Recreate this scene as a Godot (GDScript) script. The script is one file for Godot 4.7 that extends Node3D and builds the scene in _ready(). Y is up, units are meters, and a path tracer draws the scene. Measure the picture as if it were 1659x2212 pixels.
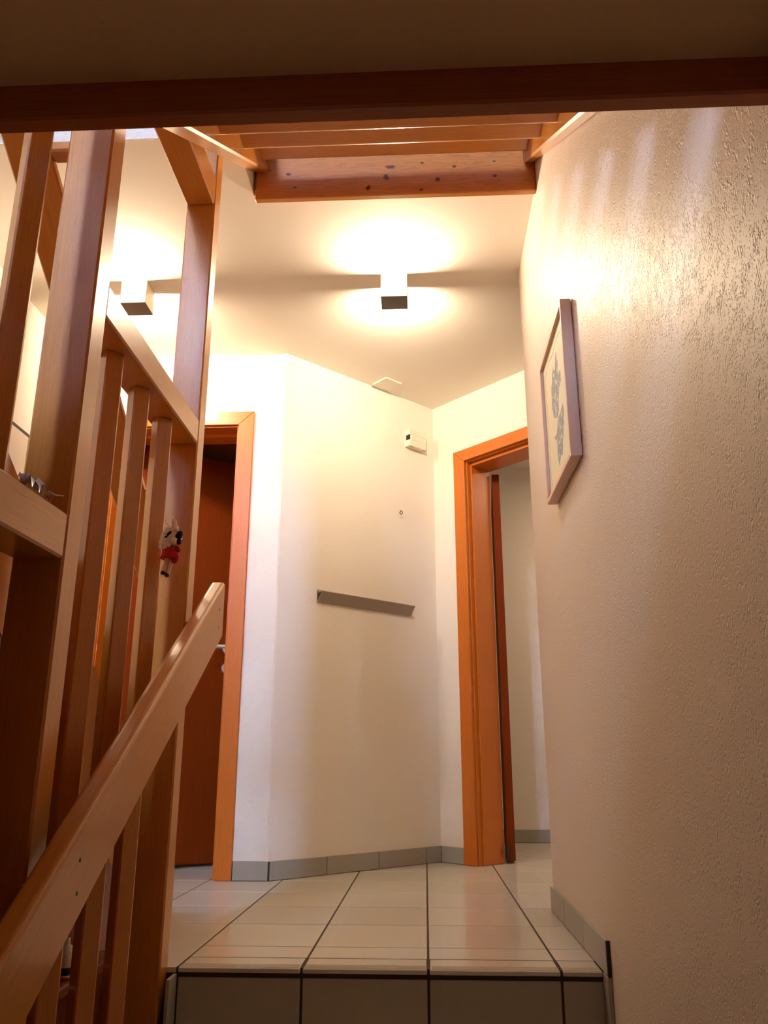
extends Node3D
# A stairwell looked up from the lower landing: tiled flight, wooden screen and
# handrail on the left, open wooden stairs overhead, hallway with two doors.

const DIAG := 0.70710678
const SLOPE := 0.69

var M := {}
var names := {}
var wood_turn := 0


# ------------------------------------------------------------------ geometry
class Geo:
	var v := PackedVector3Array()
	var n := PackedVector3Array()
	var uv := PackedVector2Array()

	# corners run counter-clockwise seen from outside
	func tri(a: Vector3, b: Vector3, c: Vector3, na = null, nb = null, nc = null) -> void:
		var f := (b - a).cross(c - a)
		if f.length_squared() < 1e-16:
			return
		f = f.normalized()
		v.append_array([a, c, b])
		n.append_array([f if na == null else na, f if nc == null else nc, f if nb == null else nb])
		uv.append_array([Vector2.ZERO, Vector2.ZERO, Vector2.ZERO])

	func quad(a: Vector3, b: Vector3, c: Vector3, d: Vector3) -> void:
		tri(a, b, c)
		tri(a, c, d)

	func quad_uv(a: Vector3, b: Vector3, c: Vector3, d: Vector3) -> void:
		var k := v.size()
		tri(a, b, c)
		tri(a, c, d)
		var t := [Vector2(0, 1), Vector2(1, 0), Vector2(1, 1), Vector2(0, 1), Vector2(0, 0), Vector2(1, 0)]
		for i in 6:
			uv[k + i] = t[i]

	# box between two corners with chamfered edges
	func box(lo: Vector3, hi: Vector3, b := 0.0, xf := Transform3D.IDENTITY) -> void:
		var c := (lo + hi) * 0.5
		var h := (hi - lo) * 0.5
		b = minf(b, minf(h.x, minf(h.y, h.z)) * 0.9)
		if b <= 0.0:
			for ax in 3:
				for s in [-1.0, 1.0]:
					face(c, h, ax, s, 0.0, xf)
			return
		for ax in 3:
			for s in [-1.0, 1.0]:
				face(c, h, ax, s, b, xf)
		for ax in 3:
			var p := (ax + 1) % 3
			var q := (ax + 2) % 3
			for sp in [-1.0, 1.0]:
				for sq in [-1.0, 1.0]:
					var e := [Vector3(), Vector3(), Vector3(), Vector3()]
					for i in 4:
						var w := Vector3()
						w[ax] = (h[ax] - b) * (-1.0 if i in [0, 3] else 1.0)
						w[p] = sp * (h[p] - (0.0 if i < 2 else b))
						w[q] = sq * (h[q] - (b if i < 2 else 0.0))
						e[i] = xf * (c + w)
					var out := Vector3()
					out[p] = sp
					out[q] = sq
					oriented(e, xf.basis * out)
		for sx in [-1.0, 1.0]:
			for sy in [-1.0, 1.0]:
				for sz in [-1.0, 1.0]:
					var o := Vector3(sx, sy, sz)
					var a := xf * (c + Vector3(sx * h.x, sy * (h.y - b), sz * (h.z - b)))
					var d := xf * (c + Vector3(sx * (h.x - b), sy * h.y, sz * (h.z - b)))
					var e2 := xf * (c + Vector3(sx * (h.x - b), sy * (h.y - b), sz * h.z))
					if (d - a).cross(e2 - a).dot(xf.basis * o) > 0.0:
						tri(a, d, e2)
					else:
						tri(a, e2, d)

	func face(c: Vector3, h: Vector3, ax: int, s: float, b: float, xf: Transform3D) -> void:
		var p := (ax + 1) % 3
		var q := (ax + 2) % 3
		var e := []
		for i in 4:
			var w := Vector3()
			w[ax] = s * h[ax]
			w[p] = (h[p] - b) * (-1.0 if i in [0, 3] else 1.0)
			w[q] = (h[q] - b) * (-1.0 if i in [0, 1] else 1.0)
			e.append(xf * (c + w))
		var out := Vector3()
		out[ax] = s
		oriented(e, xf.basis * out)

	func oriented(e: Array, out: Vector3) -> void:
		if (e[1] - e[0]).cross(e[2] - e[0]).dot(out) > 0.0:
			quad(e[0], e[1], e[2], e[3])
		else:
			quad(e[3], e[2], e[1], e[0])

	# polygon (2D) put in space by origin + p.x * ex + p.y * ey, extruded by depth * ez, chamfered by b at both ends
	func prism(poly: PackedVector2Array, o: Vector3, ex: Vector3, ey: Vector3, ez: Vector3, b := 0.0) -> void:
		var pts := poly.duplicate()
		if Geometry2D.is_polygon_clockwise(pts):
			pts.reverse()
		var inner := pts
		if b > 0.0:
			inner = inset(pts, b)
		var ids := Geometry2D.triangulate_polygon(inner)
		var up := ez.normalized()
		var flip := ex.cross(ey).dot(ez) < 0.0
		var at := func(p: Vector2, t: Vector3) -> Vector3: return o + ex * p.x + ey * p.y + t
		for i in range(0, ids.size(), 3):
			var a := inner[ids[i]]
			var c := inner[ids[i + 1]]
			var d := inner[ids[i + 2]]
			if (c - a).cross(d - a) < 0.0:
				var k := c
				c = d
				d = k
			if flip:
				tri(at.call(a, ez), at.call(d, ez), at.call(c, ez))
				tri(at.call(a, Vector3()), at.call(c, Vector3()), at.call(d, Vector3()))
			else:
				tri(at.call(a, ez), at.call(c, ez), at.call(d, ez))
				tri(at.call(a, Vector3()), at.call(d, Vector3()), at.call(c, Vector3()))
		var count := pts.size()
		for i in count:
			var j := (i + 1) % count
			var lo0: Vector3 = at.call(pts[i], up * b)
			var lo1: Vector3 = at.call(pts[j], up * b)
			var hi0: Vector3 = at.call(pts[i], ez - up * b)
			var hi1: Vector3 = at.call(pts[j], ez - up * b)
			wall4(lo0, lo1, hi1, hi0, flip)
			if b > 0.0:
				wall4(at.call(inner[i], Vector3()), at.call(inner[j], Vector3()), lo1, lo0, flip)
				wall4(hi0, hi1, at.call(inner[j], ez), at.call(inner[i], ez), flip)

	func wall4(a: Vector3, b: Vector3, c: Vector3, d: Vector3, flip: bool) -> void:
		if flip:
			quad(d, c, b, a)
		else:
			quad(a, b, c, d)

	static func inset(pts: PackedVector2Array, b: float) -> PackedVector2Array:
		var out := PackedVector2Array()
		var count := pts.size()
		for i in count:
			var p := pts[i]
			var d0 := (p - pts[(i + count - 1) % count]).normalized()
			var d1 := (pts[(i + 1) % count] - p).normalized()
			var n0 := Vector2(-d0.y, d0.x)
			var n1 := Vector2(-d1.y, d1.x)
			var m := n0 + n1
			var k := m.length_squared()
			out.append(p + (m * (2.0 * b / k) if k > 0.2 else n0 * b))
		return out

	# lathe: rings of (radius, height) round the local y axis
	func lathe(rings: Array, seg: int, xf := Transform3D.IDENTITY, wobble := 0.0, rng: RandomNumberGenerator = null) -> void:
		var grid := []
		for r in rings:
			var row := []
			for k in seg:
				var a := TAU * k / seg
				var rr: float = r[0] * (1.0 + (rng.randf_range(-wobble, wobble) if rng else 0.0))
				row.append(xf * Vector3(cos(a) * rr, r[1], -sin(a) * rr))
			grid.append(row)
		sheet(grid, true)

	# smooth sheet of points; rows may close round
	func sheet(grid: Array, closed: bool) -> void:
		var rows := grid.size()
		var cols: int = grid[0].size()
		var nn := []
		for i in rows:
			var line := []
			for j in cols:
				line.append(Vector3())
			nn.append(line)
		var last := cols if closed else cols - 1
		for i in rows - 1:
			for j in last:
				var k := (j + 1) % cols
				var a: Vector3 = grid[i][j]
				var f: Vector3 = (grid[i][k] - a).cross(grid[i + 1][k] - a) + (grid[i + 1][k] - a).cross(grid[i + 1][j] - a)
				for w in [[i, j], [i, k], [i + 1, k], [i + 1, j]]:
					nn[w[0]][w[1]] += f
		for i in rows - 1:
			for j in last:
				var k := (j + 1) % cols
				tri(grid[i][j], grid[i][k], grid[i + 1][k], nn[i][j].normalized(), nn[i][k].normalized(), nn[i + 1][k].normalized())
				tri(grid[i][j], grid[i + 1][k], grid[i + 1][j], nn[i][j].normalized(), nn[i + 1][k].normalized(), nn[i + 1][j].normalized())

	func blob(c: Vector3, r: Vector3, basis := Basis.IDENTITY, seg := 14, wobble := 0.0, rng: RandomNumberGenerator = null) -> void:
		var rings := []
		for i in seg / 2 + 1:
			var t := PI * i / (seg / 2)
			rings.append([maxf(sin(t), 0.001), -cos(t)])
		lathe(rings, seg, Transform3D(basis.scaled_local(r), c), wobble, rng)

	func tube(path: Array, r: float, seg := 8) -> void:
		var grid := []
		for i in path.size():
			var d: Vector3 = (path[mini(i + 1, path.size() - 1)] - path[maxi(i - 1, 0)]).normalized()
			var s := d.cross(Vector3.UP if absf(d.y) < 0.9 else Vector3.RIGHT).normalized()
			var t := s.cross(d)
			var row := []
			for k in seg:
				var a := TAU * k / seg
				row.append(path[i] + (s * cos(a) + t * sin(a)) * r)
			grid.append(row)
		var cap0 := []
		var cap1 := []
		for k in seg:
			cap0.append(path[0])
			cap1.append(path[-1])
		grid.push_front(cap0)
		grid.push_back(cap1)
		sheet(grid, true)


func commit(g: Geo, called: String, mat: Material, parent: Node = self, xf := Transform3D.IDENTITY) -> MeshInstance3D:
	# the triangles are world coordinates; xf is where the node's own axes go
	var up := Transform3D.IDENTITY
	var p := parent
	while p is Node3D and p != self:
		up = (p as Node3D).transform * up
		p = p.get_parent()
	var inv := xf.affine_inverse()
	var vs := PackedVector3Array()
	var ns := PackedVector3Array()
	for i in g.v.size():
		vs.append(inv * g.v[i])
		ns.append((inv.basis * g.n[i]).normalized())
	var arrays := []
	arrays.resize(Mesh.ARRAY_MAX)
	arrays[Mesh.ARRAY_VERTEX] = vs
	arrays[Mesh.ARRAY_NORMAL] = ns
	arrays[Mesh.ARRAY_TEX_UV] = g.uv
	var mesh := ArrayMesh.new()
	mesh.add_surface_from_arrays(Mesh.PRIMITIVE_TRIANGLES, arrays)
	var o := MeshInstance3D.new()
	o.mesh = mesh
	o.material_override = mat
	o.name = numbered(called) if parent == self else called
	o.transform = up.affine_inverse() * xf
	o.cast_shadow = GeometryInstance3D.SHADOW_CASTING_SETTING_ON
	parent.add_child(o, true)
	if parent != self and String(o.name) != called:
		var k := 1
		while parent.has_node("%s_%03d" % [called, k]):
			k += 1
		o.name = "%s_%03d" % [called, k]
	return o


func numbered(called: String) -> String:
	if not names.has(called):
		names[called] = 0
		return called
	names[called] += 1
	return "%s_%03d" % [called, names[called]]


func thing(called: String, label: String, category: String, at := Vector3.ZERO, group := "") -> Node3D:
	var o := Node3D.new()
	o.name = numbered(called)
	add_child(o)
	o.position = at
	tag(o, label, category, group)
	return o


func tag(o: Node3D, label: String, category: String, group := "") -> Node3D:
	o.set_meta("label", label)
	o.set_meta("category", category)
	if group:
		o.set_meta("group", group)
	return o


func struct(o: Node3D, label := "") -> Node3D:
	o.set_meta("kind", "structure")
	if label:
		o.set_meta("label", label)
	return o


func struct_node(called: String, label: String, at := Vector3.ZERO) -> Node3D:
	var o := Node3D.new()
	o.name = called
	add_child(o)
	o.position = at
	return struct(o, label)


# node axes whose local y runs along the grain
func along(axis: String, at: Vector3) -> Transform3D:
	match axis:
		"x":
			return Transform3D(Basis(Vector3(0, 0, 1), Vector3(1, 0, 0), Vector3(0, 1, 0)), at)
		"z":
			return Transform3D(Basis(Vector3(1, 0, 0), Vector3(0, 0, -1), Vector3(0, 1, 0)), at)
		"up_away":
			var d := Vector3(0, SLOPE, -1).normalized()
			return Transform3D(Basis(Vector3(1, 0, 0), d, Vector3(1, 0, 0).cross(d)), at)
		"up_near":
			var d := Vector3(0, SLOPE, 1).normalized()
			return Transform3D(Basis(Vector3(1, 0, 0), d, Vector3(1, 0, 0).cross(d)), at)
	return Transform3D(Basis.IDENTITY, at)


func wood(kind := "pine") -> Material:
	wood_turn += 1
	return M[kind][wood_turn % M[kind].size()]


# an axis-aligned board with its grain along an axis
func board(called: String, lo: Vector3, hi: Vector3, grain: String, parent: Node, kind := "pine", bevel := 0.004) -> MeshInstance3D:
	var g := Geo.new()
	g.box(lo, hi, bevel)
	return commit(g, called, wood(kind), parent, along(grain, (lo + hi) * 0.5))


func plain(called: String, lo: Vector3, hi: Vector3, mat: Material, parent: Node = self, bevel := 0.0) -> MeshInstance3D:
	var g := Geo.new()
	g.box(lo, hi, bevel)
	return commit(g, called, mat, parent, Transform3D(Basis.IDENTITY, (lo + hi) * 0.5))


# ------------------------------------------------------------------ materials
func make_materials() -> void:
	# wood grain: v runs along the grain
	var far := FastNoiseLite.new()
	far.seed = 5
	far.noise_type = FastNoiseLite.TYPE_SIMPLEX_SMOOTH
	far.frequency = 0.011
	var fine := FastNoiseLite.new()
	fine.seed = 9
	fine.frequency = 0.05
	fine.noise_type = FastNoiseLite.TYPE_SIMPLEX
	var grain := Image.create(512, 512, false, Image.FORMAT_RGB8)
	for y in 512:
		for x in 512:
			# fade the two ends of the repeat into each other
			var ty := absf(y / 256.0 - 1.0) * 256.0
			var tx := absf(x / 256.0 - 1.0) * 256.0
			var ring := far.get_noise_2d(tx * 1.1, ty * 0.10) * 11.0 + tx * 0.045
			var f := ring - floorf(ring)
			var late := pow(f, 3.0) * (1.0 - smoothstep(0.93, 1.0, f))
			var streak := fine.get_noise_2d(tx * 5.0, ty * 0.12) * 0.5 + fine.get_noise_2d(tx * 14.0, ty * 0.5 + 300.0) * 0.3
			var val := 0.93 - 0.13 * late + 0.045 * streak + 0.03 * far.get_noise_2d(tx * 0.6 + 900.0, ty * 0.2)
			grain.set_pixel(x, y, Color(clampf(val + 0.02, 0, 1), clampf(val - 0.03 * late, 0, 1), clampf(val - 0.07 * late - 0.01, 0, 1)))
	grain.generate_mipmaps()
	var grain_tex := ImageTexture.create_from_image(grain)
	M.grain = grain_tex
	M.pine = []
	M.frame = []
	M.leaf = []
	M.dark = []
	for k in 5:
		M.pine.append(wood_material(Color8(205, 135, 54), 0.30, Vector3(5.0, 0.55, 5.0), k, 0.45))
	for k in 3:
		M.frame.append(wood_material(Color8(208, 116, 24), 0.4, Vector3(9.0, 0.6, 9.0), k, 0.12))
	for k in 2:
		M.leaf.append(wood_material(Color8(126, 50, 6), 0.6, Vector3(4.0, 0.5, 4.0), k, 0.03))
	for m in M.leaf:
		m.metallic_specular = 0.2
		m.clearcoat_enabled = false
	M.shaded_pine = [wood_material(Color8(184, 98, 44), 0.38, Vector3(5.0, 0.55, 5.0), 1, 0.3)]  # pine darkened in colour for the landing edge facing away from the light
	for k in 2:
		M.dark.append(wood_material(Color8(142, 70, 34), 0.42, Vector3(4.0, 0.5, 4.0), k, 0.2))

	# rubbed plaster: a smooth coat with small grains scattered in patches, drawn out a little downwards
	var rub := FastNoiseLite.new()
	rub.seed = 21
	rub.noise_type = FastNoiseLite.TYPE_SIMPLEX_SMOOTH
	rub.frequency = 0.052
	rub.fractal_octaves = 2
	var coarse := rub.get_seamless_image(1024, 1024)
	var spread := FastNoiseLite.new()
	spread.seed = 4
	spread.noise_type = FastNoiseLite.TYPE_SIMPLEX_SMOOTH
	spread.frequency = 0.011
	spread.fractal_octaves = 3
	var soft := spread.get_seamless_image(1024, 1024)
	var relief := Image.create(1024, 1024, false, Image.FORMAT_L8)
	for y in 1024:
		for x in 1024:
			var a := coarse.get_pixel(x, y).r
			var b := soft.get_pixel(x, y).r
			var pit := smoothstep(0.63, 0.82, a - 0.34 * (0.55 - b))
			var bump := smoothstep(0.70, 0.88, 1.0 - a - 0.34 * (0.55 - b))
			var val := 0.5 - 0.42 * pit + 0.32 * bump + 0.08 * (b - 0.5)
			relief.set_pixel(x, y, Color(val, val, val))
	var relief_tex := ImageTexture.create_from_image(relief)
	M.plaster = plaster_material(Color8(238, 233, 224), relief_tex, Vector3(2.8, 2.5, 2.8), 0.10, 0.75)
	M.rough_plaster = plaster_material(Color8(222, 207, 194), relief_tex, Vector3(2.9, 2.3, 2.9), 0.19, 0.48)
	M.paint = plaster_material(Color8(236, 230, 220), relief_tex, Vector3(5.0, 5.0, 5.0), 0.02, 0.85)

	M.soffit = plaster_material(Color8(234, 202, 162), relief_tex, Vector3(5.0, 5.0, 5.0), 0.02, 0.85)  # ceiling paint tinted warm to carry the brown shade under the landing

	# speckled glaze
	var dots := FastNoiseLite.new()
	dots.seed = 8
	dots.frequency = 0.22
	dots.noise_type = FastNoiseLite.TYPE_SIMPLEX
	var speck := dots.get_seamless_image(512, 512)
	var glaze := Image.create(512, 512, false, Image.FORMAT_RGB8)
	for y in 512:
		for x in 512:
			var s := speck.get_pixel(x, y).r
			var val := 0.97 - 0.16 * smoothstep(0.66, 0.86, s) + 0.05 * (s - 0.5)
			glaze.set_pixel(x, y, Color(val, val, val * 0.995))
	glaze.generate_mipmaps()
	var glaze_tex := ImageTexture.create_from_image(glaze)
	M.tile = []
	for c in [Color8(212, 208, 198), Color8(208, 205, 196), Color8(215, 210, 200)]:
		var m := StandardMaterial3D.new()
		m.albedo_color = c
		m.albedo_texture = glaze_tex
		m.uv1_triplanar = true
		m.uv1_scale = Vector3(4, 4, 4)
		m.roughness = 0.17
		m.metallic_specular = 0.6
		M.tile.append(m)
	M.tile_edge = flat(Color8(160, 154, 142), 0.45)
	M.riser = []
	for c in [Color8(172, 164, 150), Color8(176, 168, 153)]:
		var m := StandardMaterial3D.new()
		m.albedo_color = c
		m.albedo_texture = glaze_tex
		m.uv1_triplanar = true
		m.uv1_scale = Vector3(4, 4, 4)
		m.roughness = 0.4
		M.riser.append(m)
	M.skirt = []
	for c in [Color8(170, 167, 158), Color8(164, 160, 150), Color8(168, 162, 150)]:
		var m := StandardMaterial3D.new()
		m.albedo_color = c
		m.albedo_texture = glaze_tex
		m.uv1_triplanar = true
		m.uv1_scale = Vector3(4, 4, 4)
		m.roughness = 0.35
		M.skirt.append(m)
	M.grout = flat(Color8(58, 44, 33), 0.95)
	M.black = flat(Color8(22, 20, 20), 0.5)
	M.chrome = flat(Color8(205, 203, 198), 0.25, 0.9)
	M.screw = flat(Color8(58, 44, 30), 0.45, 0.6)
	M.white_plastic = flat(Color8(232, 226, 212), 0.4)
	M.handle = flat(Color8(226, 222, 212), 0.3)
	M.alu = flat(Color8(168, 160, 150), 0.42, 0.35)
	M.lamp_side = flat(Color8(225, 218, 200), 0.4, 0.2)
	M.lamp_bottom = flat(Color8(92, 84, 74), 0.35, 0.5)
	M.mauve = flat(Color8(224, 190, 172), 0.4)
	M.mount = flat(Color8(236, 230, 208), 0.8)
	M.brass = flat(Color8(190, 150, 70), 0.3, 0.7)
	M.lacquer = flat(Color8(238, 230, 214), 0.35)
	M.glass = flat(Color(1, 1, 1, 0.06), 0.02)
	M.glass.transparency = BaseMaterial3D.TRANSPARENCY_ALPHA
	M.glow = flat(Color8(255, 246, 225), 0.6)
	M.glow.emission_enabled = true
	M.glow.emission = Color8(255, 240, 208)
	M.glow.emission_energy_multiplier = 2.2


func flat(c: Color, rough: float, metal := 0.0) -> StandardMaterial3D:
	var m := StandardMaterial3D.new()
	m.albedo_color = c
	m.roughness = rough
	m.metallic = metal
	return m


func wood_material(c: Color, rough: float, s: Vector3, k: int, coat: float) -> StandardMaterial3D:
	var m := StandardMaterial3D.new()
	m.albedo_color = c
	m.albedo_texture = M.grain
	m.uv1_triplanar = true
	m.uv1_scale = s
	m.uv1_offset = Vector3(0.37 * k, 0.23 * k, 0.19 * k)
	m.uv1_triplanar_sharpness = 8.0
	m.roughness = rough
	m.clearcoat_enabled = true
	m.clearcoat = coat
	m.clearcoat_roughness = 0.12
	return m


func plaster_material(c: Color, t: Texture2D, s: Vector3, depth: float, rough: float) -> StandardMaterial3D:
	var m := StandardMaterial3D.new()
	m.albedo_color = c
	m.roughness = rough
	m.uv1_triplanar = true
	m.uv1_scale = s
	m.uv1_triplanar_sharpness = 6.0
	m.heightmap_enabled = true
	m.heightmap_texture = t
	m.heightmap_scale = depth
	return m


# ------------------------------------------------------------------ the place
func _ready() -> void:
	# camera, sky, exposure
	var cam := Camera3D.new()
	cam.name = "camera"
	cam.position = Vector3(0, 0.46, 0)
	cam.rotation = Vector3(deg_to_rad(17.057), deg_to_rad(2.767), deg_to_rad(-0.03))
	cam.fov = 64.277
	cam.near = 0.02
	add_child(cam)
	cam.current = true
	var sky_mat := ProceduralSkyMaterial.new()
	sky_mat.sky_top_color = Color(0.74, 0.84, 1.0)
	sky_mat.sky_horizon_color = Color(0.84, 0.91, 1.0)
	sky_mat.ground_bottom_color = Color(0.22, 0.22, 0.24)
	sky_mat.ground_horizon_color = Color(0.5, 0.52, 0.55)
	var sky := Sky.new()
	sky.sky_material = sky_mat
	var env := Environment.new()
	env.background_mode = Environment.BG_SKY
	env.sky = sky
	env.background_energy_multiplier = 230.0
	env.ambient_light_source = Environment.AMBIENT_SOURCE_SKY
	env.tonemap_mode = Environment.TONE_MAPPER_LINEAR
	env.tonemap_exposure = 1.0
	env.sdfgi_enabled = true
	env.ssao_enabled = true
	env.ssil_enabled = true
	var we := WorldEnvironment.new()
	we.name = "environment"
	we.environment = env
	add_child(we)

	make_materials()
	shell()
	floors()
	skirtings()
	door_left()
	door_right()
	lower_flight()
	upper_landing()
	overhead_stairs()
	side_stairs()
	screen()
	handrails()
	ceiling_lamp(Vector3(-0.0995, 2.37, -2.952), "white cube ceiling lamp in the open hall above the floor tiles, dark underside", 1.48)
	ceiling_lamp(Vector3(-1.176, 2.37, -2.948), "white cube ceiling lamp half hidden by the wooden stair posts, cream side face", 1.48)
	added_room_lamp()
	small_things()


# a wall whose local x runs from p to q, y up, thickness away on local -z; openings are [from, to, height]
func wall_run(called: String, p: Vector2, q: Vector2, y0: float, y1: float, thick: float, mat: Material, openings := []) -> MeshInstance3D:
	var d := (q - p)
	var long := d.length()
	d /= long
	var ex := Vector3(d.x, 0, d.y)
	var xf := Transform3D(Basis(ex, Vector3.UP, ex.cross(Vector3.UP)), Vector3(p.x, 0, p.y))
	var g := Geo.new()
	var x := 0.0
	for w in openings:
		g.box(Vector3(x, y0, -thick), Vector3(w[0], y1, 0), 0.0, xf)
		g.box(Vector3(w[0], w[2], -thick), Vector3(w[1], y1, 0), 0.0, xf)
		if w.size() > 3:
			g.box(Vector3(w[0], y0, -thick), Vector3(w[1], w[3], 0), 0.0, xf)
		x = w[1]
	g.box(Vector3(x, y0, -thick), Vector3(long, y1, 0), 0.0, xf)
	var o := commit(g, called, mat, self, xf)
	struct(o)
	return o


func shell() -> void:
	# right wall of the stairwell, full height, ending in the hall
	struct(plain("wall_right", Vector3(0.41, -1.45, -2.924), Vector3(0.56, 5.0, 2.35), M.rough_plaster, self, 0.004), "roughly rubbed cream plaster wall on the right of the stairs")
	struct(wall_run("wall_nook", Vector2(1.45, -2.924), Vector2(0.56, -2.924), 0.0, 2.37, 0.15, M.plaster), "end wall of the hall nook")
	# two diagonal walls meeting in the far corner
	struct(wall_run("wall_diagonal_left", Vector2(-0.646, -3.553), Vector2(0.07, -4.253), 0.0, 2.37, 0.12, M.plaster), "white diagonal wall with the metal ledge")
	struct(wall_run("wall_diagonal_right", Vector2(0.07, -4.253), Vector2(1.42, -2.903), 0.0, 2.37, 0.16, M.plaster, [[0.225, 1.04, 2.01]]), "white diagonal wall round the right doorway")
	struct(wall_run("wall_back", Vector2(-1.83, -3.563), Vector2(-0.64, -3.563), 0.0, 2.37, 0.16, M.plaster, [[0.37, 0.972, 2.01]]), "narrow white wall round the left doorway")
	struct(wall_run("wall_left", Vector2(-1.68, 2.35), Vector2(-1.68, -3.563), -1.45, 5.0, 0.15, M.plaster), "white wall left of the side stairs")
	# window wall behind the camera, on the upper storey
	struct(wall_run("wall_rear", Vector2(0.56, 2.2), Vector2(-1.83, 2.2), -1.45, 5.0, 0.15, M.plaster, [[1.50, 1.95, 4.7, 3.05]]), "rear wall of the stairwell with the upper window")
	# rooms behind the two doors
	struct(wall_run("wall_right_room", Vector2(-0.35, -5.245), Vector2(2.3, -5.245), 0.0, 2.37, 0.12, M.plaster), "plain wall of the room behind the right doorway")
	struct(wall_run("wall_right_room_side", Vector2(2.3, -5.245), Vector2(2.3, -2.8), 0.0, 2.37, 0.12, M.plaster))
	struct(wall_run("wall_right_room_front", Vector2(2.3, -2.8), Vector2(1.3, -2.8), 0.0, 2.37, 0.12, M.plaster))
	struct(wall_run("wall_room_divider", Vector2(-0.35, -3.9), Vector2(-0.35, -5.245), 0.0, 2.37, 0.12, M.plaster))
	struct(wall_run("wall_left_room", Vector2(-1.83, -5.245), Vector2(-0.45, -5.245), 0.0, 2.37, 0.12, M.plaster))
	struct(wall_run("wall_left_room_side", Vector2(-1.68, -3.72), Vector2(-1.68, -5.245), 0.0, 2.37, 0.12, M.plaster))
	struct(plain("left_room_shade_top", Vector3(-1.68, 2.06, -5.2), Vector3(-0.5, 2.09, -3.735), M.dark[0]))  # dark board added so the top of the doorway reads as black shade
	# hall ceiling = upper floor slab, notched round the stairs
	var slab := struct_node("ceiling", "cream hall ceiling with two lamps", Vector3(0, 2.37, 0))
	var g := Geo.new()
	g.box(Vector3(-1.83, 2.37, -5.4), Vector3(-0.575, 2.63, -2.11))
	g.box(Vector3(-0.575, 2.37, -5.4), Vector3(2.45, 2.63, -2.397))
	commit(g, "ceiling_slab", M.paint, slab, Transform3D(Basis.IDENTITY, Vector3(0, 2.37, 0)))
	var fg := Geo.new()
	fg.box(Vector3(-1.68, 2.368, -2.11), Vector3(-0.575, 2.64, -2.104))
	commit(fg, "slab_edge", M.rough_plaster, slab, Transform3D(Basis.IDENTITY, Vector3(-1.1, 2.5, -2.11)))
	# storey above
	struct(wall_run("wall_upper_far", Vector2(-1.83, -5.25), Vector2(0.56, -5.25), 2.63, 5.0, 0.15, M.plaster))
	struct(plain("wall_upper_right", Vector3(0.41, 2.63, -5.4), Vector3(0.56, 5.0, -2.924), M.plaster))
	struct(plain("wall_upper_left", Vector3(-1.83, 2.63, -5.4), Vector3(-1.68, 5.0, -3.563), M.plaster))
	struct(plain("ceiling_upper", Vector3(-1.83, 5.0, -5.4), Vector3(0.56, 5.15, 2.35), M.paint))
	# lower landing; unseen orange planks put in for warm bounce
	var low := struct_node("floor_lower", "unseen wooden floor of the lower landing, orange to bounce warm light")
	plain("floor_bed", Vector3(-1.83, -1.55, -2.4), Vector3(0.56, -1.416, 2.35), M.grout, low)
	for i in 16:
		board("plank", Vector3(-1.68 + i * 0.131, -1.416, -2.3), Vector3(-1.68 + i * 0.131 + 0.129, -1.4, 2.2), "z", low, "frame", 0.001)
	struct(plain("wall_lower", Vector3(-1.68, -1.4, -2.4), Vector3(-0.6, -0.25, -2.3), M.plaster))
	struct(plain("added_bounce_wall", Vector3(-1.68, -1.4, 0.75), Vector3(0.41, 1.225, 0.85), M.plaster), "added white wall behind the viewer, bouncing light to the landing underside")  # unseen wall put in to reflect light under the landing
	# upper window: frame and pane
	var w := struct_node("window_1", "upper stairwell window letting in dusk daylight", Vector3(-1.115, 3.05, 2.28))
	var x0 := -1.39
	var x1 := -0.94
	board("window_frame", Vector3(x0, 3.05, 2.24), Vector3(x0 + 0.05, 4.7, 2.30), "y", w)
	board("window_frame", Vector3(x1 - 0.05, 3.05, 2.24), Vector3(x1, 4.7, 2.30), "y", w)
	board("window_frame", Vector3(x0 + 0.05, 3.05, 2.24), Vector3(x1 - 0.05, 3.10, 2.30), "x", w)
	board("window_frame", Vector3(x0 + 0.05, 4.65, 2.24), Vector3(x1 - 0.05, 4.7, 2.30), "x", w)
	plain("pane", Vector3(x0 + 0.05, 3.10, 2.268), Vector3(x1 - 0.05, 4.65, 2.272), M.glass, w)


# ------------------------------------------------------------------ tiles
func lay(parent: Node, room: PackedVector2Array, cells: Array, top: float, called := "floor_tile") -> void:
	for c in cells:
		for piece in Geometry2D.intersect_polygons(c, room):
			var area := 0.0
			for i in piece.size():
				area += piece[i].cross(piece[(i + 1) % piece.size()])
			if absf(area) * 0.5 < 0.0006:
				continue
			var g := Geo.new()
			# the plan's x, y are the world's x, -z
			g.prism(piece, Vector3(0, top - 0.012, 0), Vector3(1, 0, 0), Vector3(0, 0, -1), Vector3(0, 0.012, 0), 0.0006)
			var mid := Vector2()
			for p in piece:
				mid += p / piece.size()
			wood_turn += 1
			commit(g, called, M.tile[wood_turn * 7 % 3], parent, Transform3D(Basis.IDENTITY, Vector3(mid.x, top, -mid.y)))


func cell(x0: float, x1: float, z0: float, z1: float, gap := 0.003) -> PackedVector2Array:
	return PackedVector2Array([Vector2(x0 + gap, -z1 + gap), Vector2(x1 - gap, -z1 + gap), Vector2(x1 - gap, -z0 - gap), Vector2(x0 + gap, -z0 - gap)])


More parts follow.
